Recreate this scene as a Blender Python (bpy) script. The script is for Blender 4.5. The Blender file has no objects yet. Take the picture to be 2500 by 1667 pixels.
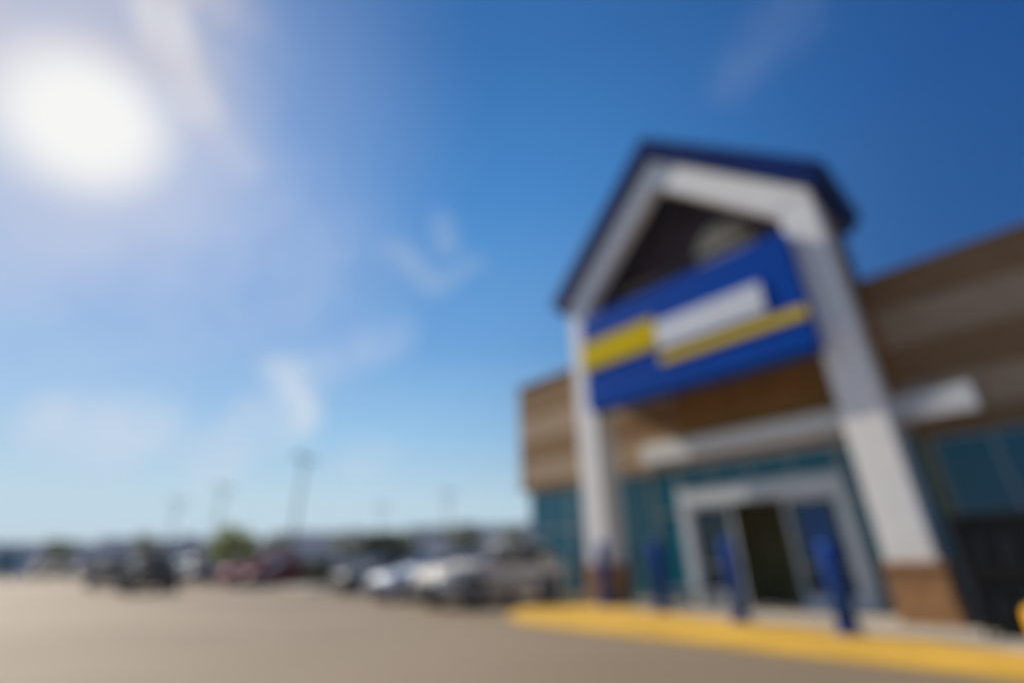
import bpy, bmesh, math, random
from mathutils import Vector, Matrix
random.seed(7)
D = bpy.data
S = bpy.context.scene
C = S.collection

# ------------------------------------------------------------------ helpers
class MB:
    """collects simple solids; link with part() / thing_mesh()"""
    def __init__(s):
        s.v = []; s.f = []; s.smooth = []
    def add(s, vs, fs, sm=False):
        o = len(s.v); s.v += [tuple(v) for v in vs]
        for f in fs:
            s.f.append([i + o for i in f]); s.smooth.append(sm)
        return s
    def box(s, x0, x1, y0, y1, z0, z1):
        vs = [(x, y, z) for z in (z0, z1) for y in (y0, y1) for x in (x0, x1)]
        return s.add(vs, [(0,2,3,1), (4,5,7,6), (0,1,5,4), (1,3,7,5), (3,2,6,7), (2,0,4,6)])
    def prism_y(s, pts, y0, y1):                       # polygon in XZ extruded along Y
        n = len(pts)
        vs = [(x, y0, z) for x, z in pts] + [(x, y1, z) for x, z in pts]
        fs = [list(range(n)), list(range(2*n-1, n-1, -1))] + [[(i+1) % n, i, n+i, n+(i+1) % n] for i in range(n)]
        return s.add(vs, fs)
    def prism_z(s, pts, z0, z1):
        n = len(pts)
        vs = [(x, y, z0) for x, y in pts] + [(x, y, z1) for x, y in pts]
        fs = [list(range(n-1, -1, -1)), list(range(n, 2*n))] + [[i, (i+1) % n, n+(i+1) % n, n+i] for i in range(n)]
        return s.add(vs, fs)
    def lathe(s, prof, c=(0,0,0), n=24, axis='z'):     # prof = [(r, h)], closed at both ends when r = 0
        vs = []; fs = []
        for r, h in prof:
            for k in range(n):
                a = 2*math.pi*k/n
                p = (r*math.cos(a), r*math.sin(a), h)
                if axis == 'y': p = (p[0], p[2], p[1])
                if axis == 'x': p = (p[2], p[0], p[1])
                vs.append((p[0]+c[0], p[1]+c[1], p[2]+c[2]))
        for i in range(len(prof)-1):
            for k in range(n):
                fs.append([i*n+k, i*n+(k+1) % n, (i+1)*n+(k+1) % n, (i+1)*n+k])
        fs.append(list(range(n-1, -1, -1))); fs.append(list(range((len(prof)-1)*n, len(prof)*n)))
        return s.add(vs, fs, True)
    def tube(s, a, b, r0, r1, n=10):
        a = Vector(a); b = Vector(b); d = (b-a).normalized()
        u = d.orthogonal().normalized(); w = d.cross(u)
        vs = [a + (u*math.cos(t)+w*math.sin(t))*r0 for t in (2*math.pi*k/n for k in range(n))]
        vs += [b + (u*math.cos(t)+w*math.sin(t))*r1 for t in (2*math.pi*k/n for k in range(n))]
        fs = [[k, (k+1) % n, n+(k+1) % n, n+k] for k in range(n)] + [list(range(n-1, -1, -1)), list(range(n, 2*n))]
        return s.add(vs, fs, True)
    def loft(s, rings, closed=True, caps=True):
        n = len(rings[0]); o = []
        vs = [p for r in rings for p in r]; fs = []
        for i in range(len(rings)-1):
            for k in range(n if closed else n-1):
                fs.append([i*n+k, i*n+(k+1) % n, (i+1)*n+(k+1) % n, (i+1)*n+k])
        if caps:
            fs.append(list(range(n-1, -1, -1))); fs.append(list(range((len(rings)-1)*n, len(rings)*n)))
        return s.add(vs, fs, True)

ROOTM = {}
def inv_of(p):
    r = p
    while r.parent is not None: r = r.parent
    return ROOTM.get(r.name, Matrix.Identity(4)).inverted()

def link(name, mb, mats, parent=None, bevel=0.0, recalc=True, subsurf=0, angle=40):
    me = D.meshes.new(name)
    me.from_pydata(mb.v, [], mb.f); 
    me.polygons.foreach_set('use_smooth', mb.smooth)
    if recalc:
        bm = bmesh.new(); bm.from_mesh(me); bmesh.ops.recalc_face_normals(bm, faces=bm.faces); bm.to_mesh(me); bm.free()
    if parent is not None: me.transform(inv_of(parent))
    for m in (mats if isinstance(mats, (list, tuple)) else [mats]): me.materials.append(m)
    me.update()
    o = D.objects.new(name, me); C.objects.link(o)
    if parent is not None: o.parent = parent
    if bevel > 0:
        b = o.modifiers.new('bevel', 'BEVEL'); b.width = bevel; b.segments = 2; b.limit_method = 'ANGLE'; b.angle_limit = math.radians(angle)
    if subsurf:
        b = o.modifiers.new('sub', 'SUBSURF'); b.levels = subsurf; b.render_levels = subsurf
    return o

def tag(o, label, cat, group=None, kind=None):
    o['label'] = label; o['category'] = cat
    if group: o['group'] = group
    if kind: o['kind'] = kind
    return o

def thing(name, label, cat, loc=(0,0,0), rz=0, group=None):
    o = D.objects.new(name, None); C.objects.link(o)
    o.empty_display_size = 0.3
    o.location = loc; o.rotation_euler = (0, 0, rz)
    ROOTM[o.name] = Matrix.Translation(Vector(loc)) @ Matrix.Rotation(rz, 4, 'Z')
    return tag(o, label, cat, group)

def structure(name, mb, m, **k):
    o = link(name, mb, m, **k); o['kind'] = 'structure'; return o

def copy_tree(o, parent=None):
    c = o.copy(); C.objects.link(c)
    if parent is not None: c.parent = parent
    for ch in list(o.children): copy_tree(ch, c)
    return c

# ------------------------------------------------------------------ materials
def rgb(c): return (c[0], c[1], c[2], 1.0)

def mat(name, col, rough=0.6, var=0.12, scale=3.0, metal=0.0, spec=0.5, bump=0.0, coat=0.0, detail=4.0):
    m = D.materials.new(name); m.use_nodes = True
    nt = m.node_tree; b = nt.nodes['Principled BSDF']
    b.inputs['Roughness'].default_value = rough; b.inputs['Metallic'].default_value = metal
    b.inputs['Specular IOR Level'].default_value = spec
    b.inputs['Coat Weight'].default_value = coat
    tc = nt.nodes.new('ShaderNodeTexCoord')
    n = nt.nodes.new('ShaderNodeTexNoise'); n.inputs['Scale'].default_value = scale; n.inputs['Detail'].default_value = detail
    nt.links.new(tc.outputs['Object'], n.inputs['Vector'])
    r = nt.nodes.new('ShaderNodeValToRGB')
    r.color_ramp.elements[0].position = 0.3; r.color_ramp.elements[1].position = 0.7
    r.color_ramp.elements[0].color = rgb([c*(1-var) for c in col])
    r.color_ramp.elements[1].color = rgb([min(1, c*(1+var)) for c in col])
    nt.links.new(n.outputs['Fac'], r.inputs['Fac'])
    nt.links.new(r.outputs['Color'], b.inputs['Base Color'])
    if bump:
        bp = nt.nodes.new('ShaderNodeBump'); bp.inputs['Strength'].default_value = bump; bp.inputs['Distance'].default_value = 0.02
        n2 = nt.nodes.new('ShaderNodeTexNoise'); n2.inputs['Scale'].default_value = scale*12; n2.inputs['Detail'].default_value = 5
        nt.links.new(tc.outputs['Object'], n2.inputs['Vector'])
        nt.links.new(n2.outputs['Fac'], bp.inputs['Height']); nt.links.new(bp.outputs['Normal'], b.inputs['Normal'])
    return m

def wall_mat():
    """block wall: alternating courses of brown and pale tan block, mortar lines"""
    m = D.materials.new('banded_block'); m.use_nodes = True
    nt = m.node_tree; b = nt.nodes['Principled BSDF']; b.inputs['Roughness'].default_value = 0.85
    tc = nt.nodes.new('ShaderNodeTexCoord'); sp = nt.nodes.new('ShaderNodeSeparateXYZ')
    nt.links.new(tc.outputs['Object'], sp.inputs[0])
    mr = nt.nodes.new('ShaderNodeMapRange'); mr.inputs['From Min'].default_value = 0; mr.inputs['From Max'].default_value = 10
    nt.links.new(sp.outputs['Z'], mr.inputs['Value'])
    cr = nt.nodes.new('ShaderNodeValToRGB'); cr.color_ramp.interpolation = 'CONSTANT'
    dark = rgb(WALL_DARK); lite = rgb(WALL_LITE)
    e = cr.color_ramp.elements
    e[0].position = 0.0; e[0].color = dark
    e[1].position = 0.43; e[1].color = lite
    for p, c in ((0.515, dark), (0.615, lite), (0.715, dark)):
        q = e.new(p); q.color = c
    nt.links.new(mr.outputs[0], cr.inputs['Fac'])
    cx = nt.nodes.new('ShaderNodeCombineXYZ'); ad = nt.nodes.new('ShaderNodeMath'); ad.operation = 'ADD'
    nt.links.new(sp.outputs['X'], ad.inputs[0]); nt.links.new(sp.outputs['Y'], ad.inputs[1])
    nt.links.new(ad.outputs[0], cx.inputs['X']); nt.links.new(sp.outputs['Z'], cx.inputs['Y'])
    br = nt.nodes.new('ShaderNodeTexBrick'); br.inputs['Scale'].default_value = 1.0
    br.inputs['Brick Width'].default_value = 0.4; br.inputs['Row Height'].default_value = 0.2; br.inputs['Mortar Size'].default_value = 0.008
    br.inputs['Color1'].default_value = (1,1,1,1); br.inputs['Color2'].default_value = (.86,.84,.82,1); br.inputs['Mortar'].default_value = (.7,.68,.66,1)
    nt.links.new(cx.outputs[0], br.inputs['Vector'])
    mx = nt.nodes.new('ShaderNodeMix'); mx.data_type = 'RGBA'; mx.blend_type = 'MULTIPLY'; mx.inputs['Factor'].default_value = 1
    nt.links.new(cr.outputs['Color'], mx.inputs['A']); nt.links.new(br.outputs['Color'], mx.inputs['B'])
    nt.links.new(mx.outputs['Result'], b.inputs['Base Color'])
    return m

def glass_mat(name, col, rough=0.04, spec=0.8):
    m = D.materials.new(name); m.use_nodes = True
    b = m.node_tree.nodes['Principled BSDF']
    b.inputs['Base Color'].default_value = rgb(col); b.inputs['Roughness'].default_value = rough
    b.inputs['Specular IOR Level'].default_value = spec
    return m

def lot_mat():
    m = D.materials.new('worn_lot_paving'); m.use_nodes = True
    nt = m.node_tree; b = nt.nodes['Principled BSDF']; b.inputs['Roughness'].default_value = 0.75; b.inputs['Specular IOR Level'].default_value = 0.35
    tc = nt.nodes.new('ShaderNodeTexCoord')
    a = nt.nodes.new('ShaderNodeTexNoise'); a.inputs['Scale'].default_value = 0.12; a.inputs['Detail'].default_value = 6
    c = nt.nodes.new('ShaderNodeTexNoise'); c.inputs['Scale'].default_value = 45; c.inputs['Detail'].default_value = 4
    nt.links.new(tc.outputs['Object'], a.inputs['Vector']); nt.links.new(tc.outputs['Object'], c.inputs['Vector'])
    r = nt.nodes.new('ShaderNodeValToRGB'); r.color_ramp.elements[0].position = .3; r.color_ramp.elements[1].position = .72
    r.color_ramp.elements[0].color = rgb([q*.78 for q in LOT]); r.color_ramp.elements[1].color = rgb([q*1.18 for q in LOT])
    r2 = nt.nodes.new('ShaderNodeValToRGB'); r2.color_ramp.elements[0].color = (.75,.75,.75,1); r2.color_ramp.elements[1].color = (1.2,1.2,1.2,1)
    nt.links.new(a.outputs['Fac'], r.inputs['Fac']); nt.links.new(c.outputs['Fac'], r2.inputs['Fac'])
    mx = nt.nodes.new('ShaderNodeMix'); mx.data_type = 'RGBA'; mx.blend_type = 'MULTIPLY'; mx.inputs['Factor'].default_value = 1
    nt.links.new(r.outputs['Color'], mx.inputs['A']); nt.links.new(r2.outputs['Color'], mx.inputs['B'])
    nt.links.new(mx.outputs['Result'], b.inputs['Base Color'])
    bp = nt.nodes.new('ShaderNodeBump'); bp.inputs['Strength'].default_value = .4; bp.inputs['Distance'].default_value = .01
    nt.links.new(c.outputs['Fac'], bp.inputs['Height']); nt.links.new(bp.outputs['Normal'], b.inputs['Normal'])
    return m

LOT = (0.268, 0.204, 0.134)
WALL_DARK = (0.27, 0.155, 0.066); WALL_LITE = (0.42, 0.30, 0.19)
M = dict(
    lot=lot_mat(), wall=wall_mat(),
    white=mat('white_stucco', (0.84,0.83,0.81), .75, .04, 2.0, bump=.15),
    canopy=mat('pale_metal_canopy', (0.70,0.71,0.72), .45, .05, 2.0),
    navy_roof=mat('navy_standing_seam_metal', (0.003,0.020,0.125), .65, .15, 1.5, spec=.06),
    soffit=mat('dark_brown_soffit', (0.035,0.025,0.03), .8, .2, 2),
    amber=mat('bounce_tinted_wall', (0.26,0.125,0.022), .8, .2, 1.2),
    door_frame=mat('white_door_frame', (0.58,0.62,0.64), .45, .05, 3.0),
    attic=mat('attic_shade_tone', (0.085,0.05,0.068), .85, .3, 2.0),
    stone=mat('brown_stone', (0.36,0.185,0.075), .85, .25, 5.0, bump=.5),
    blue=mat('sign_blue', (0.0005,0.062,0.38), .6, .05, 1.0, spec=.04),
    yellow_sign=mat('sign_yellow', (0.68,0.50,0.0), .6, .04, 1.0, spec=.04),
    white_sign=mat('sign_white', (0.72,0.75,0.80), .4, .04, 1.0),
    yellow_pave=mat('yellow_painted_paving', (0.68,0.40,0.045), .7, .2, .9, bump=.3),
    walk=mat('concrete_walk', (0.44,0.39,0.32), .8, .1, 1.2, bump=.3),
    bollard=mat('bollard_blue', (0.003,0.05,0.30), .5, .08, 4.0, spec=.2),
    bollard_y=mat('bollard_yellow', (0.75,0.38,0.004), .4, .06, 4.0),
    frame=mat('grey_aluminium', (0.33,0.37,0.38), .4, .05, 3.0, metal=.2),
    teal=glass_mat('teal_tinted_glass', (0.004,0.125,0.185), spec=.28),
    teal_dark=glass_mat('dark_tinted_glass', (0.004,0.02,0.03), spec=.4),
    inside=mat('dim_interior', (0.50,0.48,0.20), .9, .2, 1.0),
    floor_in=mat('interior_tile', (0.34,0.31,0.2), .6, .1, 3.0),
    painted_reflection=mat('blue_reflection', (0.004,0.06,0.20), .6, .05, 2.0),
    pale_disc=mat('cream_disc', (0.90,0.80,0.62), .7, .08, 3.0),
    bench=mat('pale_concrete', (0.55,0.52,0.45), .8, .1, 5.0, bump=.3),
    black_metal=mat('black_powder_coat', (0.012,0.013,0.015), .45, .1, 4.0),
    cyl=mat('dark_grey_cylinder', (0.03,0.035,0.04), .4, .1, 4.0),
    pole=mat('weathered_grey_steel', (0.16,0.17,0.18), .5, .1, 2.0, metal=.4),
    head=mat('bronze_lamp_housing', (0.045,0.05,0.055), .5, .1, 2.0),
    far_glass=glass_mat('pale_shop_glass', (0.22,0.25,0.27), .1),
    lens=glass_mat('lamp_lens', (0.55,0.55,0.5), .3),
    tyre=mat('tyre_rubber', (0.015,0.015,0.016), .85, .15, 8.0),
    rim=mat('alloy_rim', (0.45,0.46,0.48), .3, .05, 4.0, metal=.8),
    car_glass=glass_mat('car_glass', (0.012,0.016,0.02), .05, .4),
    lamp=glass_mat('headlamp_lens', (0.62,0.64,0.66), .1),
    tail=glass_mat('tail_lamp_red', (0.35,0.01,0.01), .15),
    trim=mat('black_trim', (0.018,0.018,0.02), .6, .1, 5.0),
    plate=mat('number_plate', (0.6,0.6,0.58), .5, .03, 3.0),
    bark=mat('bark', (0.10,0.075,0.055), .9, .3, 8.0, bump=.6),
    leaf_bright=mat('leaf_bright', (0.27,0.31,0.02), .55, .4, 1.6),
    leaf_dark=mat('leaf_dark', (0.035,0.055,0.022), .55, .4, 1.2),
    leaf_mid=mat('leaf_mid', (0.065,0.09,0.03), .55, .4, 1.2),
    leaf_grey=mat('leaf_grey', (0.26,0.30,0.22), .6, .3, .8),
    soil=mat('planter_soil', (0.10,0.07,0.05), .9, .2, 3.0),
    kerb=mat('concrete_kerb', (0.42,0.40,0.36), .8, .08, 3.0, bump=.2),
    grey_wall=mat('grey_panel_wall', (0.80,0.81,0.82), .8, .08, .5),
    grey_wall_b=mat('taupe_panel_wall', (0.80,0.78,0.75), .8, .08, .5),
    grey_roof=mat('grey_flat_roof', (0.55,0.56,0.58), .8, .08, .5),
    teal_paint=mat('teal_truck_paint', (0.02,0.30,0.40), .4, .05, 1.0),
    hill=mat('dry_hill', (0.13,0.14,0.12), .9, .25, .03),
    line=mat('lot_paint', (0.62,0.60,0.54), .7, .15, 2.0),
)
for _k in ('leaf_bright', 'leaf_dark', 'leaf_mid', 'leaf_grey'):
    nt = M[_k].node_tree; b_ = nt.nodes['Principled BSDF']; out = nt.nodes['Material Output']
    tr_ = nt.nodes.new('ShaderNodeBsdfTranslucent'); mx_ = nt.nodes.new('ShaderNodeMixShader'); mx_.inputs[0].default_value = .45
    nt.links.new(b_.inputs['Base Color'].links[0].from_socket, tr_.inputs['Color'])
    nt.links.new(b_.outputs[0], mx_.inputs[1]); nt.links.new(tr_.outputs[0], mx_.inputs[2]); nt.links.new(mx_.outputs[0], out.inputs['Surface'])
def paint(name, col, rough=.38, metal=.0):
    return mat(name, col, rough, .03, .8, metal=metal, coat=.15, spec=.35)
P = dict(
    silver=paint('paint_silver', (.64,.62,.57), .55), white=paint('paint_white', (.58,.66,.76)), pearl=paint('paint_pearl', (.34,.38,.44)),
    darkgrey=paint('paint_dark_grey', (.035,.037,.04)), darkred=paint('paint_dark_red', (.18,.012,.014)), red=paint('paint_red', (.55,.03,.09)),
    black=mat('paint_black', (.006,.007,.014), .6, .1, .8, spec=.05), charcoal=mat('paint_charcoal', (.035,.042,.055), .6, .1, .8, spec=.08), brown=paint('paint_brown', (.09,.06,.05)),
    grey=paint('paint_grey', (.22,.23,.25)), bluegrey=paint('paint_blue_grey', (.12,.16,.22)), beige=paint('paint_beige', (.36,.32,.25)),
    plum=paint('paint_plum', (.07,.03,.06)), green=paint('paint_green', (.03,.08,.05)),
)

# ------------------------------------------------------------------ camera and light
SUN = Vector((-0.781, -0.172, 0.601)).normalized()
cam = D.cameras.new('camera'); co = D.objects.new('camera', cam); C.objects.link(co)
right = Vector((0.6688, 0.7433, -0.0137)); up = Vector((0.3188, -0.2701, 0.9085)); fwd = Vector((-0.6716, 0.6120, 0.4177))
co.matrix_world = Matrix(((right.x, up.x, -fwd.x, 0), (right.y, up.y, -fwd.y, 0), (right.z, up.z, -fwd.z, 1.25), (0,0,0,1)))
cam.sensor_width = 36; cam.lens = 36*1096/2352; cam.clip_start = 0.05; cam.clip_end = 5000
cam.dof.use_dof = True; cam.dof.focus_distance = 0.4            # the picture was taken focused close: everything is soft
BLUR = 23.0                                                    # blur disc at infinity, px of 1024
A = BLUR / (1024*cam.lens/36) * 0.4 * 1000                      # aperture diameter, mm
cam.dof.aperture_fstop = cam.lens / A
S.camera = co

sl = D.lights.new('sun', 'SUN'); sl.energy = 5.0; sl.angle = math.radians(.5); sl.color = (1.0, .89, .73)
so = D.objects.new('sun', sl); C.objects.link(so)
so.rotation_euler = SUN.to_track_quat('Z', 'Y').to_euler(); so.location = SUN*50

def world():
    w = D.worlds.new('World'); S.world = w; w.use_nodes = True
    nt = w.node_tree; N = nt.nodes; L = nt.links
    bg = N['Background']; bg.inputs['Strength'].default_value = 0.1
    sky = N.new('ShaderNodeTexSky'); sky.sky_type = 'NISHITA'; sky.sun_disc = False
    sky.sun_elevation = math.asin(SUN.z); sky.sun_rotation = math.atan2(SUN.x, SUN.y)
    sky.altitude = 0; sky.air_density = AIR; sky.dust_density = DUST; sky.ozone_density = OZONE
    tc = N.new('ShaderNodeTexCoord')
    def vm(op, a, b=None):
        n = N.new('ShaderNodeVectorMath'); n.operation = op
        for i, q in enumerate((a, b)):
            if q is None: continue
            if isinstance(q, (tuple, Vector)): n.inputs[i].default_value = tuple(q)
            else: L.new(q, n.inputs[i])
        return n.outputs['Value'] if op in ('DOT_PRODUCT', 'LENGTH') else n.outputs['Vector']
    def ma(op, a, b=None, clamp=False):
        n = N.new('ShaderNodeMath'); n.operation = op; n.use_clamp = clamp
        for i, q in enumerate((a, b)):
            if q is None: continue
            if isinstance(q, (int, float)): n.inputs[i].default_value = q
            else: L.new(q, n.inputs[i])
        return n.outputs[0]
    def sstep(v, a, b, o0=0., o1=1.):
        n = N.new('ShaderNodeMapRange'); n.interpolation_type = 'SMOOTHSTEP'
        n.inputs['From Min'].default_value = a; n.inputs['From Max'].default_value = b
        n.inputs['To Min'].default_value = o0; n.inputs['To Max'].default_value = o1
        L.new(v, n.inputs['Value']); return n.outputs[0]
    def mix(f, a, b, mode='MIX'):
        n = N.new('ShaderNodeMix'); n.data_type = 'RGBA'; n.blend_type = mode
        if isinstance(f, float): n.inputs['Factor'].default_value = f
        else: L.new(f, n.inputs['Factor'])
        for k, q in (('A', a), ('B', b)):
            if isinstance(q, tuple): n.inputs[k].default_value = q
            else: L.new(q, n.inputs[k])
        return n.outputs['Result']
    d = tc.outputs['Generated']
    # clouds: wispy noise pulled along, gathered round a few directions of the sky
    n1 = N.new('ShaderNodeTexNoise'); n1.inputs['Scale'].default_value = 5.0; n1.inputs['Detail'].default_value = 5; n1.inputs['Roughness'].default_value = .6
    L.new(d, n1.inputs['Vector'])
    wob = vm('SCALE', vm('SUBTRACT', n1.outputs['Color'], (.5,.5,.5))); wob.node.inputs['Scale'].default_value = .10
    dw = vm('ADD', d, wob)
    n2 = N.new('ShaderNodeTexNoise'); n2.inputs['Scale'].default_value = 11.0; n2.inputs['Detail'].default_value = 5
    L.new(d, n2.inputs['Vector'])
    tex = sstep(n2.outputs['Fac'], .3, .65, .45, 1.0)
    # clear-sky colour by height above the horizon, deeper blue away from the sun
    spz = N.new('ShaderNodeSeparateXYZ'); L.new(d, spz.inputs[0])
    el = ma('DIVIDE', ma('ARCSINE', spz.outputs['Z']), math.pi/2, True)
    cr = N.new('ShaderNodeValToRGB'); e = cr.color_ramp.elements
    def lin(c): return tuple(((q/255)/12.92 if q/255 <= .04045 else (((q/255)+.055)/1.055)**2.4)*10 for q in c)+(1.,)
    e[0].position = 0.0; e[0].color = lin(SKY[0][1]); e[1].position = 1.0; e[1].color = lin(SKY[-1][1])
    for deg, c in SKY[1:-1]:
        q = e.new(deg/90); q.color = lin(c)
    L.new(el, cr.inputs['Fac'])
    ang = ma('ARCCOSINE', ma('MINIMUM', vm('DOT_PRODUCT', d, dirp(195,280)), 1.0))
    away = ma('MULTIPLY', sstep(ang, math.radians(38), math.radians(88)), sstep(spz.outputs['Z'], 0.0, .35))
    deep = mix(away, (1,1,1,1), SKY_DEEP)
    deep = mix(sstep(ang, math.radians(85), math.radians(130), 0., .6), deep, mix(1.0, deep, (.25,.32,.42,1), 'MULTIPLY'))  # sky behind the camera dimmed further to cut fill on the walls
    col = mix(1.0, cr.outputs['Color'], deep, 'MULTIPLY')
    col = mix(SKY_MIX, sky.outputs['Color'], col)
    SK = 10.0                                           # 1 / strength: cloud and glow values below are in picture units
    def capsule(a, b, r, soft, amount, tint, calm=False):
        nonlocal col
        a = Vector(a); b = Vector(b); ba = b - a
        pa = vm('SUBTRACT', d if calm else dw, a)
        if ba.length > 1e-4:
            h = ma('DIVIDE', vm('DOT_PRODUCT', pa, ba), ba.dot(ba), True)
            sc = vm('SCALE', tuple(ba)); L.new(h, sc.node.inputs['Scale'])
            pa = vm('SUBTRACT', pa, sc)
        dist = vm('LENGTH', pa)
        f = sstep(dist, r+soft, r-soft*.2 if r > soft*.2 else 0.0)
        f = ma('MULTIPLY', f if calm else ma('MULTIPLY', f, tex), amount)
        col = mix(f, col, tuple(t*SK for t in tint)+(1.,))
    # aureole of the overexposed sun
    def glow(r1, r0, amount, tint):
        nonlocal col
        f = ma('MULTIPLY', sstep(ang, math.radians(r0), math.radians(r1)), amount)
        col = mix(f, col, tuple(t*SK for t in tint)+(1.,))
    for g in GLOW[:-1]: glow(*g)
    for c in CLOUDS: capsule(*c)
    glow(*GLOW[-1])
    L.new(col, bg.inputs['Color'])

AIR, DUST, OZONE = 1.0, 1.0, 3.0
SKY = [(0,(198,219,232)), (6,(190,218,232)), (13.5,(152,198,234)), (24,(107,164,220)), (41,(69,136,203)), (56,(52,112,178)), (90,(34,80,142))]
SKY_DEEP = (.10,.26,.44,1.); SKY_MIX = .96
def dirp(x, y):                                          # direction seen at a place of the picture (2352 x 1568)
    v = right*(x-1176) - up*(y-784) + fwd*1096
    return v.normalized()
CLOUDS = [
    (dirp(345,-80), dirp(385,100), .022, .032, .97, (.78,.80,.84), True),
    (dirp(385,100), dirp(455,250), .017, .03, .92, (.75,.77,.83), True),
    (dirp(455,250), dirp(560,380), .010, .04, .45, (.55,.60,.76), True),
    (dirp(120,40), dirp(300,10), .08, .17, .95, (.54,.54,.63)),
    (dirp(20,140), dirp(20,480), .03, .16, .25, (.60,.61,.72)),
    (dirp(300,480), dirp(520,420), .03, .14, .3, (.50,.56,.74)),
    (dirp(40,620), dirp(640,640), .06, .26, .32, (.55,.64,.84)),
    (dirp(905,575), dirp(1000,670), .010, .04, .42, (.42,.54,.72)),
    (dirp(1000,670), dirp(1090,600), .010, .035, .32, (.42,.54,.72)),
    (dirp(1005,500), dirp(1020,560), .010, .035, .38, (.40,.52,.72)),
    (dirp(790,590), dirp(810,600), .008, .03, .3, (.40,.50,.72)),
    (dirp(650,860), dirp(680,960), .016, .045, .9, (.66,.74,.84)),
    (dirp(500,1040), dirp(580,990), .025, .06, .7, (.66,.73,.84)),
    (dirp(150,990), dirp(320,980), .03, .06, .65, (.64,.72,.84)),
    (dirp(730,850), dirp(920,770), .012, .05, .4, (.5,.62,.82)),
    (dirp(820,1060), dirp(860,1050), .015, .05, .35, (.6,.72,.84)),
    (dirp(1690,160), dirp(1830,20), .012, .06, .2, (.30,.37,.60)),
]
GLOW = [(8, 38, .42, (.44,.54,.80)), (5, 17, .66, (.60,.63,.76)), (2.4, 8.2, 1.0, (.93,.93,.92))]
world()

# ------------------------------------------------------------------ ground
structure('parking_lot', MB().add([(-900,-700,0),(500,-700,0),(500,900,0),(-900,900,0)], [(0,1,2,3)]), M['lot'])
structure('sidewalk', MB().prism_z([(-10.9,12.6),(-9.0,12.3),(-5.6,11.55),(-2.1,10.85),(-1.0,10.3),(14,10.1),(14,15.2),(-15.4,15.2),(-15.4,14.9),(-11.6,14.9)], -.2, .02), M['walk'])
structure('yellow_paving', MB().prism_z([(-11.45,10.6),(-10.5,9.2),(-8.8,8.25),(-1.2,8.2),(14,8.3),(14,10.06),(-1.0,10.26),(-2.1,10.81),(-5.6,11.51),(-9.0,12.26),(-10.9,12.56),(-11.55,12.8)], -.2, .024), M['yellow_pave'])

# ------------------------------------------------------------------ store
F = 13.0; W = 15.0
store = thing('store_building', 'tan banded store with a tall white gabled entrance portico and navy roof edge', 'building', (-6.45, W, 0))
def part(name, mb, m, parent, label=None, **k):
    o = link(name, mb, m, parent, **k)
    if label: o['label'] = label
    return o
# walls
part('wall', MB().box(-16.05,-10.95, W, 46, 4.0, 8.72), M['wall'], store, 'sunlit tan wall left of the portico', bevel=.02)
part('wall', MB().box(-1.95, 16, W, 46, 3.85, 8.12), M['wall'], store, 'shaded brown wall right of the portico', bevel=.02)
part('wall', MB().box(-10.93,-8.1, W, W+.3, 4.05, 8.0), M['wall'], store, 'banded wall behind the left end of the sign')
part('wall', MB().box(-8.098,-1.97, W+.01, W+.3, 4.05, 8.0), M['amber'], store, 'wall over the doors with a warm bounce glow in its colour')  # same wall, warm light bounced off the yellow paving put into its colour
part('gable_wall', MB().prism_y([(-10.93,8.003),(-1.97,8.003),(-1.97,10.2),(-6.45,14.65),(-10.93,10.2)], W, W+.3), M['attic'], store, 'wall inside the gable with the shade in its dark colour')  # shade of the gable interior put into the wall colour
part('wall', MB().box(-15.55,-10.95, W+.35, 46.1, 0, 3.99).box(-1.9, 15.9, W+.35, 46.1, 0, 3.84), M['inside'], store)
part('wall', MB().box(-10.95,-8.61, W+.3, 46, 0, 4.04).box(-3.59,-1.95, W+.3, 46, 0, 3.84).box(-8.605,-3.595, W+5.11, 46, 0, 4.04).box(-8.605,-3.595, W+.25, W+5.1, 3.41, 4.045).box(-10.94,-1.96, W+.31, 45.9, 4.05, 8.0), M['inside'], store)
part('coping', MB().box(-16.13,-10.97, W-.08, 46.1, 8.723, 8.86), M['wall'], store, bevel=.02)
part('coping', MB().box(-1.97, 16.1, W-.08, 46.1, 8.123, 8.25), M['wall'], store, bevel=.02)
# portico frame: two white pillars on stone bases, raking white boards between
for x0, x1 in ((-10.86,-10.0), (-2.9,-2.04)):
    p = part('pillar', MB().box(x0, x1, F, F+.95, 1.12, 10.3), M['white'], store, bevel=.03)
    part('stone_base', MB().box(x0-.07, x1+.07, F-.07, F+1.02, 0, 1.0).box(x0-.11, x1+.11, F-.11, F+1.06, 1.003, 1.117), M['stone'], p, bevel=.03)
part('gable_board', MB().prism_y([(-10.86,10.303),(-10.86,10.46),(-6.45,14.87),(-2.04,10.46),(-2.04,10.303),(-2.9,10.303),(-2.9,10.12),(-6.45,13.62),(-10.0,10.12),(-10.0,10.303)], F-.02, F+.5), M['white'], store, 'white raking boards along the gable', bevel=.02)
# roof with fascia
t = .80
roof_pts = [(-11.6,10.74),(-6.45,15.90),(-1.47,10.91),(-1.86,10.34),(-6.45,14.93),(-11.18,10.2)]
rf = part('roof', MB().prism_y(roof_pts, F-.28, W+1.2), M['navy_roof'], store, bevel=.02)
sm = MB()
for k in range(1, 9):
    for sgn in (-1, 1):
        y = F-.25 + k*.42
        a = (-6.45 + sgn*.05, y, 15.88); b = (-6.45+sgn*4.9, y, 10.99)
        sm.tube(a, b, .02, .02, 6)
part('roof_seam', sm, M['navy_roof'], rf)
part('soffit', MB().prism_y([(-10.83,10.5),(-6.45,14.86),(-2.07,10.5),(-2.2,10.42),(-6.45,14.70),(-10.7,10.42)], F+.52, W-.02), M['soffit'], store)
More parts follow.
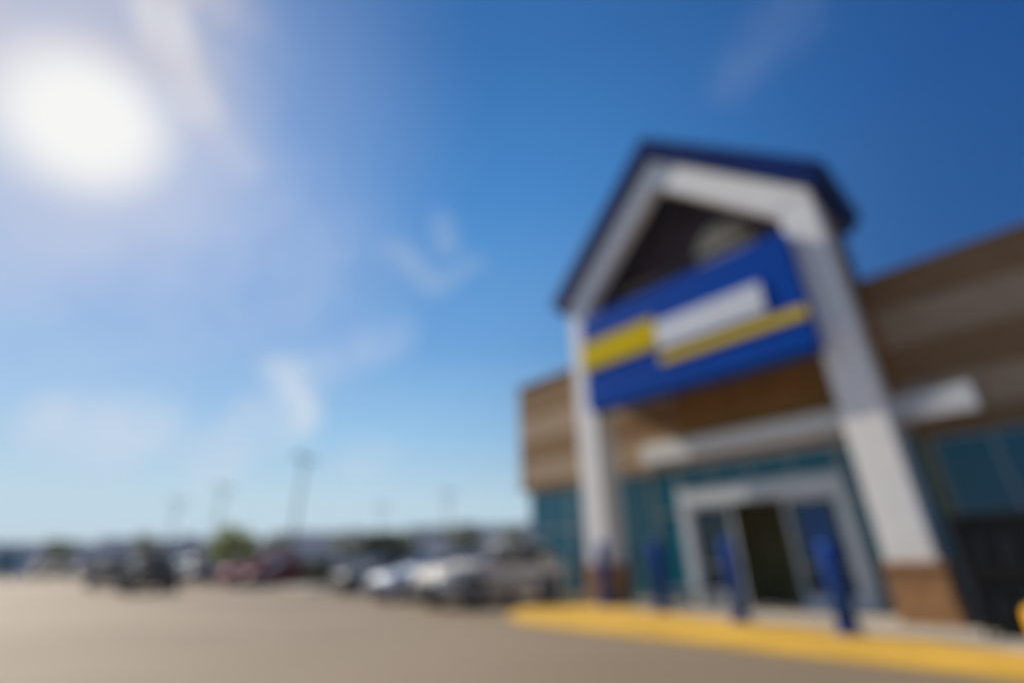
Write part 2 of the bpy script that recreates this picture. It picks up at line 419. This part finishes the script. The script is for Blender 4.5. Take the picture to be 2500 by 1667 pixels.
# side panels of the portico attic and its rafters
for x0, x1 in ((-10.84,-10.72), (-2.18,-2.06)):
    part('side_panel', MB().box(x0, x1, F+.96, W-.02, 6.9, 10.4), M['wall'], store)
for y in (F+.75,):
    part('roof_truss', MB().tube((-10.5,y,10.35),(-2.4,y,10.35),.09,.09,6).tube((-6.45,y,14.5),(-6.45,y,10.45),.08,.08,6).tube((-8.6,y,12.3),(-6.5,y,10.45),.07,.07,6).tube((-4.3,y,12.3),(-6.4,y,10.45),.07,.07,6), M['soffit'], store)
v = part('gable_disc', MB().lathe([(1.05,-.06),(1.05,0.0),(.85,0.0),(.85,-.02)], (-5.25, W-.02, 11.25), 28, 'y'), M['pale_disc'], store, 'round cream disc on the gable wall')  # pale slatted disc added as a cream spot on the dark wall
sl_ = MB()
for k in range(6): sl_.box(-5.25-.62, -5.25+.62, W-.13, W-.085, 10.78+k*.15, 10.86+k*.15)
part('disc_slat', sl_, M['pale_disc'], v)
# canopy over the doors
part('canopy', MB().box(-9.45,-.62, W-.35, W-.02, 4.2, 4.83), M['canopy'], store, bevel=.03)
# windows
def window(x0, x1, z0, z1, nx, gm, parent=store, y=W+.05, zs=()):
    fr = MB(); b = .055
    fr.box(x0, x0+b, y, y+.14, z0, z1).box(x1-b, x1, y, y+.14, z0, z1).box(x0+b+.001, x1-b-.001, y+.002, y+.138, z0, z0+b).box(x0+b+.001, x1-b-.001, y+.002, y+.138, z1-b, z1)
    for k in range(1, nx):
        x = x0 + (x1-x0)*k/nx; fr.box(x-b/2, x+b/2, y+.004, y+.136, z0+b, z1-b)
    for z in zs: fr.box(x0+b, x1-b, y+.006, y+.13, z-b/2, z+b/2)
    o = part('window', fr, M['frame'], parent)
    part('pane', MB().box(x0+b/2, x1-b/2, y+.06, y+.08, z0+b/2, z1-b/2), gm, o)
window(-15.5,-13.3, .12, 3.9, 2, M['teal'], zs=(2.4,))
window(-13.25,-11.0, .12, 3.9, 2, M['teal'], zs=(2.4,))
for k in range(4):
    window(-1.75+k*2.25, .45+k*2.25, 1.95, 3.78, 2, M['teal'])
    window(-1.75+k*2.25, .45+k*2.25, .1, 1.92, 2, M['teal_dark'])
window(-10.9,-9.5, .1, 3.98, 2, M['teal'])
window(-9.46,-8.5, .1, 3.98, 1, M['teal'], zs=(2.6,))
window(-3.7,-2.0, .1, 3.98, 2, M['teal'], zs=(2.6,))
window(-8.46,-3.74, 3.3, 3.98, 4, M['teal'])
# doorway: frame, two sliding leaves, open middle with the dim vestibule behind
part('lintel', MB().box(-10.93,-1.97, W-.01, W+.29, 3.985, 4.047), M['frame'], store)
part('door_frame', MB().box(-8.46,-3.74, W-.04, W+.2, 2.78, 3.27).box(-8.46,-8.2, W-.02, W+.2, 0.02, 2.777).box(-3.98,-3.74, W-.02, W+.2, 0.02, 2.777), M['door_frame'], store, 'pale aluminium doorway surround', bevel=.01)
def leaf(x0, x1, y, lab):
    b = .08
    d_ = part('door', MB().box(x0, x0+b, y, y+.05, .03, 2.76).box(x1-b, x1, y, y+.05, .03, 2.76).box(x0+b, x1-b, y+.002, y+.048, 2.66, 2.757).box(x0+b, x1-b, y+.002, y+.048, .033, .33), M['door_frame'], store, lab)
    part('pane', MB().box(x0+b-.01, x1-b+.01, y+.02, y+.03, .32, 2.67), M['teal_dark'], d_)
    part('push_bar', MB().box(x0+b, x1-b, y-.03, y-.004, 1.0, 1.06), M['frame'], d_)
    return d_
leaf(-8.18,-6.85, W+.06, 'left sliding door leaf')
dr = leaf(-5.35,-4.0, W+.06, 'right sliding door leaf with a painted blue reflection')
part('painted_reflection', MB().box(-5.0,-4.25, W+.066, W+.078, 1.35, 2.5), M['painted_reflection'], dr)  # blue panel standing in for a reflection in the door glass
vb = MB()
vb.add([(-8.45,W+.25,.03),(-3.75,W+.25,.03),(-3.75,W+5,.03),(-8.45,W+5,.03)], [(0,1,2,3)])
part('vestibule_floor', vb, M['floor_in'], store, recalc=False)
part('vestibule', MB().box(-8.6,-8.47, W+.3, W+5, .0, 3.3).box(-3.73,-3.6, W+.3, W+5, 0, 3.3).box(-8.6,-3.6, W+5.0, W+5.1, 0, 3.3).box(-8.6,-3.6, W+.3, W+5.1, 3.303, 3.4), M['inside'], store)

# sign on the portico
sg = thing('store_sign', 'big blue sign board with yellow bar and white panel hung across the white portico', 'sign', (-6.35, 12.5, 5.84))
part('sign_board', MB().box(-9.93,-2.8, 12.5, 13.15, 5.84, 9.28), M['blue'], sg, bevel=.04)
part('stripe', MB().box(-9.95,-6.98, 12.42, 12.497, 7.26, 8.26), M['yellow_sign'], sg, 'thick yellow bar at the left end', bevel=.01)
part('stripe', MB().box(-6.95,-2.8, 12.44, 12.497, 6.64, 6.95), M['yellow_sign'], sg, 'thin yellow line under the white panel', bevel=.01)
part('white_panel', MB().box(-6.93,-3.7, 12.42, 12.497, 7.13, 8.02), M['white_sign'], sg, bevel=.01)

# ------------------------------------------------------------------ bollards
def bollard(lab, x, y, h, r, m, group=None):
    o = thing('bollard', lab, 'bollard', (x, y, .02), 0, group)
    part('post', MB().lathe([(r,.05),(r,h-.16),(r*.95,h-.08),(r*.75,h-.03),(r*.35,h-.004),(.01,h)], (x,y,.02), 28), m, o)
    part('collar', MB().lathe([(r+.06,0),(r+.06,.04),(r+.02,.06)], (x,y,.02), 28), m, o)
    return o
G = 'blue bollards in front of the entrance'
bollard('blue bollard nearest the right pillar and its stone base', -3.24, 10.77, 1.5, .17, M['bollard'], G)
bollard('blue bollard in front of the open doorway, second from the right pillar', -5.39, 11.35, 1.65, .16, M['bollard'], G)
bollard('blue bollard in front of the left door leaf and pale bench', -7.74, 12.12, 1.7, .16, M['bollard'], G)
bollard('blue bollard close beside the left pillar, farthest from the right pillar', -9.98, 12.64, 1.7, .16, M['bollard'], G)
bollard('thick yellow bollard on the yellow paving by the dark shop window', -.67, 9.88, .62, .2, M['bollard_y'])

# pale bench left of the doorway
bn = thing('bench', 'pale low concrete bench beside the left door leaf', 'bench', (-7.95, 14.45, .02))
part('seat', MB().box(-8.75,-7.1, 14.2, 14.65, .36, .47), M['bench'], bn, bevel=.02)
for x in (-8.5, -7.5): part('leg', MB().box(x, x+.16, 14.24, 14.61, .02, .357), M['bench'], bn, bevel=.01)

# black cage added to darken the shaded walk by the shop window
cg = thing('dark_filler_cage', 'black metal cage added to darken the shaded walk right of the right pillar', 'cage', (.2, 12.3, .02))
fm = MB()
for x in (-1.55, .2, 1.95):
    for y in (11.75, 12.95): fm.box(x-.03, x+.03, y-.03, y+.03, .02, 1.9)
for z in (.1, 1.0, 1.86):
    fm.box(-1.58, 1.98, 11.7, 13.0, z, z+.04)
part('frame', fm, M['black_metal'], cg)
bars = MB()
for k in range(36): bars.box(-1.52+k*.097, -1.505+k*.097, 11.715, 11.73, .14, 1.86)
part('door', bars, M['black_metal'], cg)
part('back_panel', MB().box(-1.52, 1.92, 12.96, 12.975, .14, 1.86).box(-1.565,-1.55,11.79,12.91,.14,1.86), M['black_metal'], cg)
for zz in (.14, 1.04):
    for k in range(9):
        x = -1.3 + k*.37
        part('filler_cylinder', MB().lathe([(.12,0),(.15,.04),(.15,.36),(.1,.45),(.1,.5),(.02,.51)], (x, 12.1, zz), 16), M['cyl'], cg)

# ------------------------------------------------------------------ cars
def car_profile(kind):
    # stations along y (nose at -y): y, half width, sill z, shoulder z, top z
    if kind == 'sedan':
        body = [(-2.30,.62,.34,.52,.58),(-2.22,.78,.24,.62,.70),(-1.9,.86,.20,.70,.80),(-1.2,.90,.19,.78,.90),(-.6,.91,.19,.84,.95),(.6,.91,.19,.87,.97),(1.4,.90,.20,.88,.99),(1.95,.86,.24,.86,1.0),(2.2,.80,.30,.82,.96),(2.3,.70,.40,.74,.84)]
        cab = [(-1.0,.72,.93,.70),(-.3,.58,1.38,.80),(.3,.58,1.44,.83),(.85,.58,1.42,.82),(1.75,.62,1.0,.72)]
    else:
        body = [(-2.32,.66,.38,.62,.72),(-2.24,.82,.28,.78,.88),(-1.9,.90,.24,.86,.98),(-1.2,.94,.23,.94,1.06),(-.6,.95,.23,.98,1.08),(.6,.95,.23,1.0,1.1),(1.5,.94,.24,1.02,1.12),(2.1,.91,.27,1.02,1.12),(2.28,.86,.33,.98,1.08),(2.34,.78,.42,.9,.98)]
        cab = [(-1.05,.76,1.05,.74),(-.45,.66,1.58,.84),(.3,.67,1.68,.87),(1.6,.66,1.66,.86),(2.22,.66,1.1,.8)]
    return body, cab

def make_car(kind, name):
    body, cab = car_profile(kind)
    root = thing(name, 'car', 'car')
    mb = MB(); rings = []
    for y, w, zs, zh, zt in body:
        half = [(0, zs), (w*.8, zs), (w*.97, zs+.1), (w, (zs+zh)/2), (w*.97, zh), (w*.86, zt-.02), (w*.5, zt), ]
        ring = [(x, y, z) for x, z in half] + [(0, y, zt+.01)] + [(-x, y, z) for x, z in reversed(half[1:])]
        rings.append(ring)
    mb.loft(rings)
    # roof shell with pillars: cabin ring rests on the body
    zbase = .9 if kind == 'sedan' else 1.04
    (y0, w0, z0, b0), (y1, w1, z1, b1), (y2, w2, z2, b2), (y3, w3, z3, b3), (y4, w4, z4, b4) = cab
    crings = []
    for (y, w, z, bw) in cab:
        crings.append([(-bw, y, zbase), (-w, y, z-.05), (-w*.8, y, z), (0, y, z+.025), (w*.8, y, z), (w, y, z-.05), (bw, y, zbase)])
    mb.loft(crings, closed=True)
    bo = link('body', mb, P['silver'], root)
    # glass: side windows, windscreen, rear window, a few mm proud of the shell
    def pane(nm, quad, out, nseg=1):
        o = Vector(out)*.012
        q = [Vector(p) + o for p in quad]
        n = (q[1]-q[0]).cross(q[2]-q[0]).normalized()*.006
        m_ = MB(); m_.add([p-n for p in q]+[p+n for p in q], [(0,1,2,3),(7,6,5,4),(0,4,5,1),(1,5,6,2),(2,6,7,3),(3,7,4,0)])
        return link(nm, m_, M['car_glass'], root)
    def lerp(a, b, t): return tuple(a[i]+(b[i]-a[i])*t for i in range(3))
    for s in (-1, 1):
        def side(i, tz):        # point on the cabin side at station i, height fraction
            y, w, z, bw = cab[i]
            return (s*(bw + (w-bw)*tz), y, zbase + (z-.05-zbase)*tz)
        A_, B_ = side(1,.92), side(2,.92); b1_, b2_ = side(1,.12), side(2,.12)
        fr = lerp(side(0,.12), b1_, .45); 
        pane('side_window', [fr, b2_, lerp(A_, B_, .93), A_] if False else [lerp(fr,b1_,.0), lerp(b1_,b2_,.92), lerp(A_,B_,.92), lerp(A_,B_,.03)], (s, 0, .15))
        C_ = side(3,.92); b3_ = side(3,.12); rr = lerp(b3_, side(4,.12), .5)
        pane('side_window', [lerp(b2_,b3_,.03), rr, lerp(C_, rr, .12), lerp(B_,C_,.03)], (s, 0, .15))
    def front(i, fx, tz):
        y, w, z, bw = cab[i]
        return None
    ya, yb = cab[0], cab[1]
    pane('windscreen', [(-.62,ya[0]+.06,ya[2]+.05),(.62,ya[0]+.06,ya[2]+.05),(.50,yb[0]-.03,yb[2]-.01),(-.50,yb[0]-.03,yb[2]-.01)], (0,-.9,.9))
    ya, yb = cab[4], cab[3]
    pane('rear_window', [(.55,ya[0]-.1,ya[2]+.08),(-.55,ya[0]-.1,ya[2]+.08),(-.50,yb[0]+.05,yb[2]-.03),(.50,yb[0]+.05,yb[2]-.03)], (0,.9,.7))
    hw = body[4][1]; lift = .08 if kind == 'suv' else 0
    nose = body[0][0]; tail = body[-1][0]
    for s in (-1, 1):
        link('headlight', MB().loft([[(s*.46,nose-.0,.60+lift*1.8),(s*.74,nose+.10,.60+lift*1.8),(s*.76,nose+.12,.71+lift*1.8),(s*.48,nose+.03,.69+lift*1.8)], [(s*.46,nose+.2,.60+lift*1.8),(s*.74,nose+.3,.60+lift*1.8),(s*.76,nose+.3,.71+lift*1.8),(s*.48,nose+.2,.69+lift*1.8)]]), M['lamp'], root)
        link('tail_light', MB().box(min(s*.45,s*.8), max(s*.45,s*.8), tail-.16, tail-.015, .74+lift*2, .88+lift*2), M['tail'], root, bevel=.02)
        mm = link('mirror', MB().box(min(s*.86,s*1.04), max(s*.86,s*1.04), -.78, -.62, .98+lift, 1.1+lift), P['silver'], root, bevel=.03)
        for nm, y in (('wheel',-1.42), ('wheel',1.42)):
            R_ = .34 if kind == 'sedan' else .38
            x = s*(hw-.10)
            wh = link('wheel', MB().lathe([(.05,-.05),(R_*.62,-.05),(R_*.62,.02),(.05,.02)], (x+s*.10,y,R_), 20, 'x'), M['rim'], root)
            link('tyre', MB().lathe([(R_*.6,-.11),(R_*.92,-.115),(R_,-.07),(R_,.07),(R_*.92,.115),(R_*.6,.11)], (x,y,R_), 28, 'x'), M['tyre'], wh)
            link('wheel_arch', MB().lathe([(R_*1.02,-.1),(R_*1.17,-.1),(R_*1.17,.02),(R_*1.02,.02)], (s*(hw-.006),y,R_), 28, 'x'), M['trim'], root)
    link('grille', MB().box(-.42,.42, nose-.02, nose+.1, .38+lift, .56+lift), M['trim'], root, bevel=.02)
    link('bumper', MB().box(-.8,.8, nose-.05, nose+.2, .24+lift*.5, .37+lift), M['trim'], root, bevel=.04)
    link('bumper', MB().box(-.8,.8, tail-.18, tail+.05, .30+lift*.5, .44+lift), M['trim'], root, bevel=.04)
    link('number_plate', MB().box(-.25,.25, tail+.052, tail+.064, .31+lift, .42+lift), M['plate'], root)
    return root

protos = {'sedan': make_car('sedan', 'sedan'), 'suv': make_car('suv', 'suv')}
used = set()
def car(kind, color, x, y, heading, label, group='cars parked in the lot'):
    """heading: direction the nose points to, degrees from +x"""
    if kind not in used: o = protos[kind]; used.add(kind)
    else: o = copy_tree(protos[kind])
    o.location = (x, y, 0); o.rotation_euler = (0, 0, math.radians(heading+90))
    o['label'] = label; o['category'] = 'car'; o['group'] = group
    for ch in o.children:
        if ch.name.split('.')[0] in ('body', 'mirror'):
            ch.material_slots[0].link = 'OBJECT'; ch.material_slots[0].material = P[color]
    return o
# near row beside the store, noses towards the drive lane
o = car('suv', 'silver', -13.8, 11.55, -90, 'large silver car parked nose out beside the yellow paving, nearest the store pillar'); o.scale = (1.14, 1.14, 1.12)
o = car('sedan', 'white', -17.7, 11.75, -90, 'bluish white car parked nose out on the far side of the silver car'); o.scale = (1.1, 1.1, 1.12)
car('sedan', 'darkgrey', -23.4, 12.8, -90, 'dark grey sedan parked between the white car and the green shrubs')
car('suv', 'red', -38.3, 11.6, -90, 'bright red car in the row beyond the green shrubs')
car('sedan', 'darkred', -35.2, 12.0, -90, 'dark maroon sedan between the green shrubs and the bright red car')
# rows across the lane, noses towards the store
car('suv', 'black', -34.8, 4.7, 0, 'black car facing the store across the lane, darkest in the lot')
car('suv', 'charcoal', -45.0, 3.9, 0, 'charcoal car half hidden behind the black car')
car('suv', 'grey', -46.0, 9.2, 0, 'mid grey car between the black car and the bright red car')
car('sedan', 'grey', -50.0, 11.6, 0, 'low grey sedan behind the round bright tree')
car('suv', 'plum', -84, 4.3, 0, 'dark plum car alone far behind the charcoal car')
car('suv', 'bluegrey', -62, 11.2, 0, 'blue grey car far behind the mid grey car')
car('suv', 'brown', -90, 0.4, 0, 'brown car near the teal truck')
car('suv', 'darkgrey', -96, 2.4, 0, 'dark grey tall car behind the gap between the brown car and the plum car')
car('sedan', 'pearl', -60, 20, 0, 'pale sedan far behind the maroon sedan')
car('suv', 'grey', -64, 24.5, 0, 'grey tall car far behind the green shrubs')
car('sedan', 'bluegrey', -52, 27.5, 0, 'blue grey sedan behind the dark green tree')
car('suv', 'pearl', -46, 31, 0, 'pale tall car far behind the row beside the store')

# teal truck at the far left
tr = thing('box_truck', 'teal box truck standing at the far left end of the lot', 'truck', (-92, -3.2, 0))
part('cargo_box', MB().box(-97,-91, -4.4,-2.0, .9, 3.6), M['teal_paint'], tr, bevel=.05)
part('cab', MB().prism_y([(-90.9,.6),(-88.6,.6),(-88.6,1.7),(-89.2,2.6),(-90.9,2.7)], -4.3, -2.1), M['teal_paint'], tr, bevel=.06)
part('windscreen', MB().prism_y([(-88.585,1.72),(-89.17,2.58),(-89.15,2.59),(-88.56,1.73)], -4.1, -2.3), M['car_glass'], tr)
part('chassis', MB().box(-96.8,-89, -4.0,-2.4, .55, .88), M['trim'], tr)
for x in (-95.6, -89.8):
    for y in (-4.25, -2.15):
        w_ = part('wheel', MB().lathe([(.05,-.13),(.28,-.13),(.28,.13),(.05,.13)], (x,y,.48), 18, 'y'), M['rim'], tr)
        part('tyre', MB().lathe([(.26,-.12),(.46,-.12),(.48,-.06),(.48,.06),(.46,.12),(.26,.12)], (x,y,.48), 22, 'y'), M['tyre'], w_)

# ------------------------------------------------------------------ lamp posts
def lamp_post():
    o = thing('lamp_post', 'lamp', 'street lamp')
    b = link('base', MB().lathe([(.32,0),(.32,.75),(.28,.8)], (0,0,0), 20), M['kerb'], o)
    link('pole', MB().lathe([(.15,.8),(.10,10.9),(.10,11.1)], (0,0,0), 14), M['pole'], o)
    link('arm', MB().tube((0,-1.0,11.0),(0,1.0,11.0),.05,.05,8), M['pole'], o)
    for s in (-1, 1):
        h = link('lamp_head', MB().prism_y([(-.32,10.95),(.32,10.95),(.26,11.22),(-.26,11.22)], min(s*.55,s*1.45), max(s*.55,s*1.45)), M['head'], o, bevel=.03)
        link('lens', MB().box(-.24,.24, min(s*.65,s*1.35), max(s*.65,s*1.35), 10.93, 10.947), M['lens'], h)
    return o
lp = lamp_post()
for i, (x, y, rz, sc, lab) in enumerate((
    (-51.0, 17.5, .6, 1.0, 'tallest twin headed lamp post, rising above the maroon sedan'),
    (-78.3, 16.5, .6, 1.0, 'smaller twin headed lamp post above the round bright tree'),
    (-99, 14.5, .6, 1.0, 'faint twin headed lamp post between the black car and the round bright tree'),
    (-87, 45.6, .3, 1.0, 'faint twin headed lamp post above the dark green tree'),
    (-65, 45.2, .3, 1.0, 'faint twin headed lamp post nearest the store, behind the near row of cars'))):
    o = lp if i == 0 else copy_tree(lp)
    o.location = (x, y, 0); o.rotation_euler = (0,0,rz)
    tag(o, lab, 'street lamp', 'twin lamp posts in the parking lot')

# ------------------------------------------------------------------ trees and shrubs
def crown_mesh(rx, rz, cz, n, leaf, seed, clumps=9, low=-.8):
    rnd = random.Random(seed); mb = MB()
    cs = []
    for k in range(clumps):
        a = rnd.uniform(0, 6.283); u = rnd.uniform(low, 1); r = math.sqrt(max(0, 1-u*u))*rnd.uniform(.45, .8)
        cs.append((Vector((math.cos(a)*r*rx, math.sin(a)*r*rx, cz + u*rz*.7)), rnd.uniform(.32, .55)))
    cs.append((Vector((0,0,cz)), .6))
    for i in range(n):
        c, s = cs[rnd.randrange(len(cs))]
        d = Vector((rnd.gauss(0,1), rnd.gauss(0,1), rnd.gauss(0,1))).normalized()*rnd.uniform(.35, 1)**.6
        p = c + Vector((d.x*rx*s, d.y*rx*s, d.z*rz*s))
        u = Vector((rnd.gauss(0,1), rnd.gauss(0,1), rnd.gauss(0,1))).normalized()
        w = u.orthogonal().normalized(); l = leaf*rnd.uniform(.6, 1.3)
        mb.add([p-u*l, p+w*l*.5, p+u*l, p-w*l*.5], [(0,1,2,3)])
    return mb
def tree(name, lab, x, y, trunk_h, rx, rz, leafmat, n=2200, leaf=.14, seed=1, group=None, cat='tree'):
    o = thing(name, lab, cat, (x, y, 0), 0, group)
    rnd = random.Random(seed)
    tb = MB(); r = max(.07, rx*.07)
    p0 = Vector((x,y,0)); p1 = Vector((x+rnd.uniform(-.1,.1), y+rnd.uniform(-.1,.1), trunk_h))
    tb.tube(p0, p1, r*1.3, r, 10)
    for k in range(5):
        a = k*1.26+rnd.uniform(-.3,.3)
        q = p1 + Vector((math.cos(a)*rx*.55, math.sin(a)*rx*.55, rz*rnd.uniform(.5,1.1)))
        tb.tube(p1 + Vector((0,0,-.1)), q, r*.6, r*.15, 6)
    part('trunk', tb, M['bark'], o)
    cr = crown_mesh(rx, rz, trunk_h+rz*.75, n, leaf, seed)
    for i, v in enumerate(cr.v): cr.v[i] = (v[0]+x, v[1]+y, v[2])
    part('crown', cr, leafmat, o, recalc=False)
    return o
tree('round_tree', 'small round yellow green tree standing above the bright red car', -44.6, 11.0, 1.75, 1.6, 1.35, M['leaf_bright'], 2600, .11, 3)
tree('broad_tree', 'dark green spreading tree behind the white car', -36.5, 19.5, 1.6, 2.3, 1.1, M['leaf_dark'], 3000, .14, 5)
tree('small_tree', 'thin olive tree behind the near silver car', -33, 25.5, 1.4, 1.3, 1.0, M['leaf_mid'], 2000, .12, 6)
tree('small_tree', 'leafy tree close to the left end of the store behind the cars', -27.5, 25.0, 1.2, 1.25, .9, M['leaf_dark'], 2000, .12, 8)
def shrub(lab, x, y, rx, rz, m, seed):
    o = thing('shrub', lab, 'shrub', (x,y,0), 0, 'green shrubs on the lot island')
    sb = MB(); rnd = random.Random(seed)
    for k in range(6):
        a = k*1.05; sb.tube((x,y,0), (x+math.cos(a)*rx*.5, y+math.sin(a)*rx*.5, rz*1.2), .03, .01, 5)
    part('stem', sb, M['bark'], o)
    cr = crown_mesh(rx, rz, rz*1.0, 1800, .1, seed, 8, -.5)
    for i, v in enumerate(cr.v): cr.v[i] = (v[0]+x, v[1]+y, max(.05, v[2]))
    part('foliage', cr, m, o, recalc=False)
shrub('low dark green shrub next to the dark grey sedan', -28.2, 12.0, .9, .55, M['leaf_dark'], 11)
shrub('taller green shrub next to the maroon sedan', -30.2, 12.2, 1.0, .75, M['leaf_mid'], 12)
structure('lot_island', MB().prism_z([(-31.6,10.4),(-26.9,10.4),(-26.9,15.5),(-31.6,15.5)], -.1, .13), M['kerb'], bevel=.03)

# ------------------------------------------------------------------ background
def far_building(lab, x, y, w, d, h, rz, wm, bays):
    o = thing('warehouse', lab, 'building', (x,y,0), rz)
    Mx = ROOTM[o.name]
    def P_(name, mb, m, parent=o, **k):
        mb.v = [tuple(Mx @ Vector(v)) for v in mb.v]; return part(name, mb, m, parent, **k)
    P_('wall', MB().box(0, d, -w/2, w/2, 0, h), wm)
    rf = P_('roof', MB().box(-.2, d+.2, -w/2-.2, w/2+.2, h+.003, h+.35), M['grey_roof'])
    P_('roof_unit', MB().box(d*.4, d*.4+3, -w*.2, -w*.2+4, h+.353, h+1.6).box(d*.3, d*.3+2.5, w*.25, w*.25+3, h+.353, h+1.4), M['grey_roof'], rf)
    for k in range(bays):
        y0 = -w/2 + w*(k+.25)/bays
        wi = P_('window', MB().box(d+.003, d+.08, y0, y0+w/bays*.5, .8, h*.55), M['frame'])
        P_('pane', MB().box(d+.083, d+.1, y0+.1, y0+w/bays*.5-.1, .9, h*.55-.1), M['far_glass'], wi)
far_building('long low grey store behind the teal truck', -165, -14, 70, 25, 5.4, .0, M['grey_wall'], 9)
far_building('grey block of shops behind the round bright tree', -158, 36, 46, 22, 6.6, -.25, M['grey_wall_b'], 7)
far_building('tall grey store behind the dark green tree', -140, 74, 46, 22, 8.2, -.5, M['grey_wall'], 7)
far_building('taupe store nearest the left end of the tan store', -104, 86, 34, 20, 8.3, -.75, M['grey_wall_b'], 5)
for i, (x, y, h, rx, lab) in enumerate((
    (-118, 2, 2.2, 2.6, 'grey green tree between the teal truck and the plum car'),
    (-122, 14, 2.4, 3.2, 'grey green tree behind the black car'),
    (-125, 27, 2.6, 3.0, 'grey green tree behind the smaller lamp post'),
    (-118, 38, 3.0, 3.4, 'grey green tree behind the tallest lamp post'),
    (-112, 50, 3.2, 3.6, 'grey green tree left of the dark green tree'),
    (-100, 58, 3.2, 3.2, 'grey green tree behind the white car'),
    (-90, 66, 3.6, 3.6, 'grey green tree right of the white car'),
    (-78, 70, 3.6, 3.4, 'grey green tree nearest the left end of the store'))):
    tree('background_tree', lab, x, y, h, rx, rx*.8, M['leaf_grey'], 1500, .28, 30+i, 'trees along the far edge of the lot')
HAZE = .0006
# low hills on the horizon
hb = MB(); n = 60; rnd = random.Random(4); prof = []
hv = []; 
for i in range(n+1):
    a = math.radians(95 + 110*i/n); rr = 430
    hh = 14 + 3.5*math.sin(i*.35+1) + 2*math.sin(i*.9) + rnd.uniform(-.5,.5)
    for k, (dr, f) in enumerate(((-120,0),(-70,.45),(-30,.85),(0,1),(60,.8),(140,0))):
        hv.append((math.cos(a)*(rr+dr), math.sin(a)*(rr+dr), hh*f - (.5 if f == 0 else 0)))
hf = []
for i in range(n):
    for k in range(5): hf.append([i*6+k, (i+1)*6+k, (i+1)*6+k+1, i*6+k+1])
hb.add(hv, hf, True)
structure('hills', hb, M['hill'])

# hot-weather haze over the lot
hz = MB().box(-640, 30, -420, 560, -1.0, 21)
hm = D.materials.new('haze_air'); hm.use_nodes = True
hn = hm.node_tree; hn.nodes.remove(hn.nodes['Principled BSDF'])
pv = hn.nodes.new('ShaderNodeVolumePrincipled'); pv.inputs['Color'].default_value = (.85,.9,1,1); pv.inputs['Density'].default_value = HAZE; pv.inputs['Anisotropy'].default_value = .0
hn.links.new(pv.outputs['Volume'], hn.nodes['Material Output'].inputs['Volume'])
hzo = link('haze', hz, hm); hzo['kind'] = 'stuff'

# parking bay lines
pl = MB()
for k in range(9):
    x = -15.1 - k*2.8
    if -31.8 < x < -26.7: continue
    pl.box(x-.05, x+.05, 9.0, 14.0, -.05, .004)
structure('parking_lines', pl, M['line'])

# ------------------------------------------------------------------ render
S.view_settings.view_transform = 'Standard'; S.view_settings.look = 'None'; S.view_settings.exposure = 0; S.view_settings.gamma = 1
S.render.engine = 'CYCLES'
S.cycles.use_denoising = True
S.cycles.max_bounces = 6
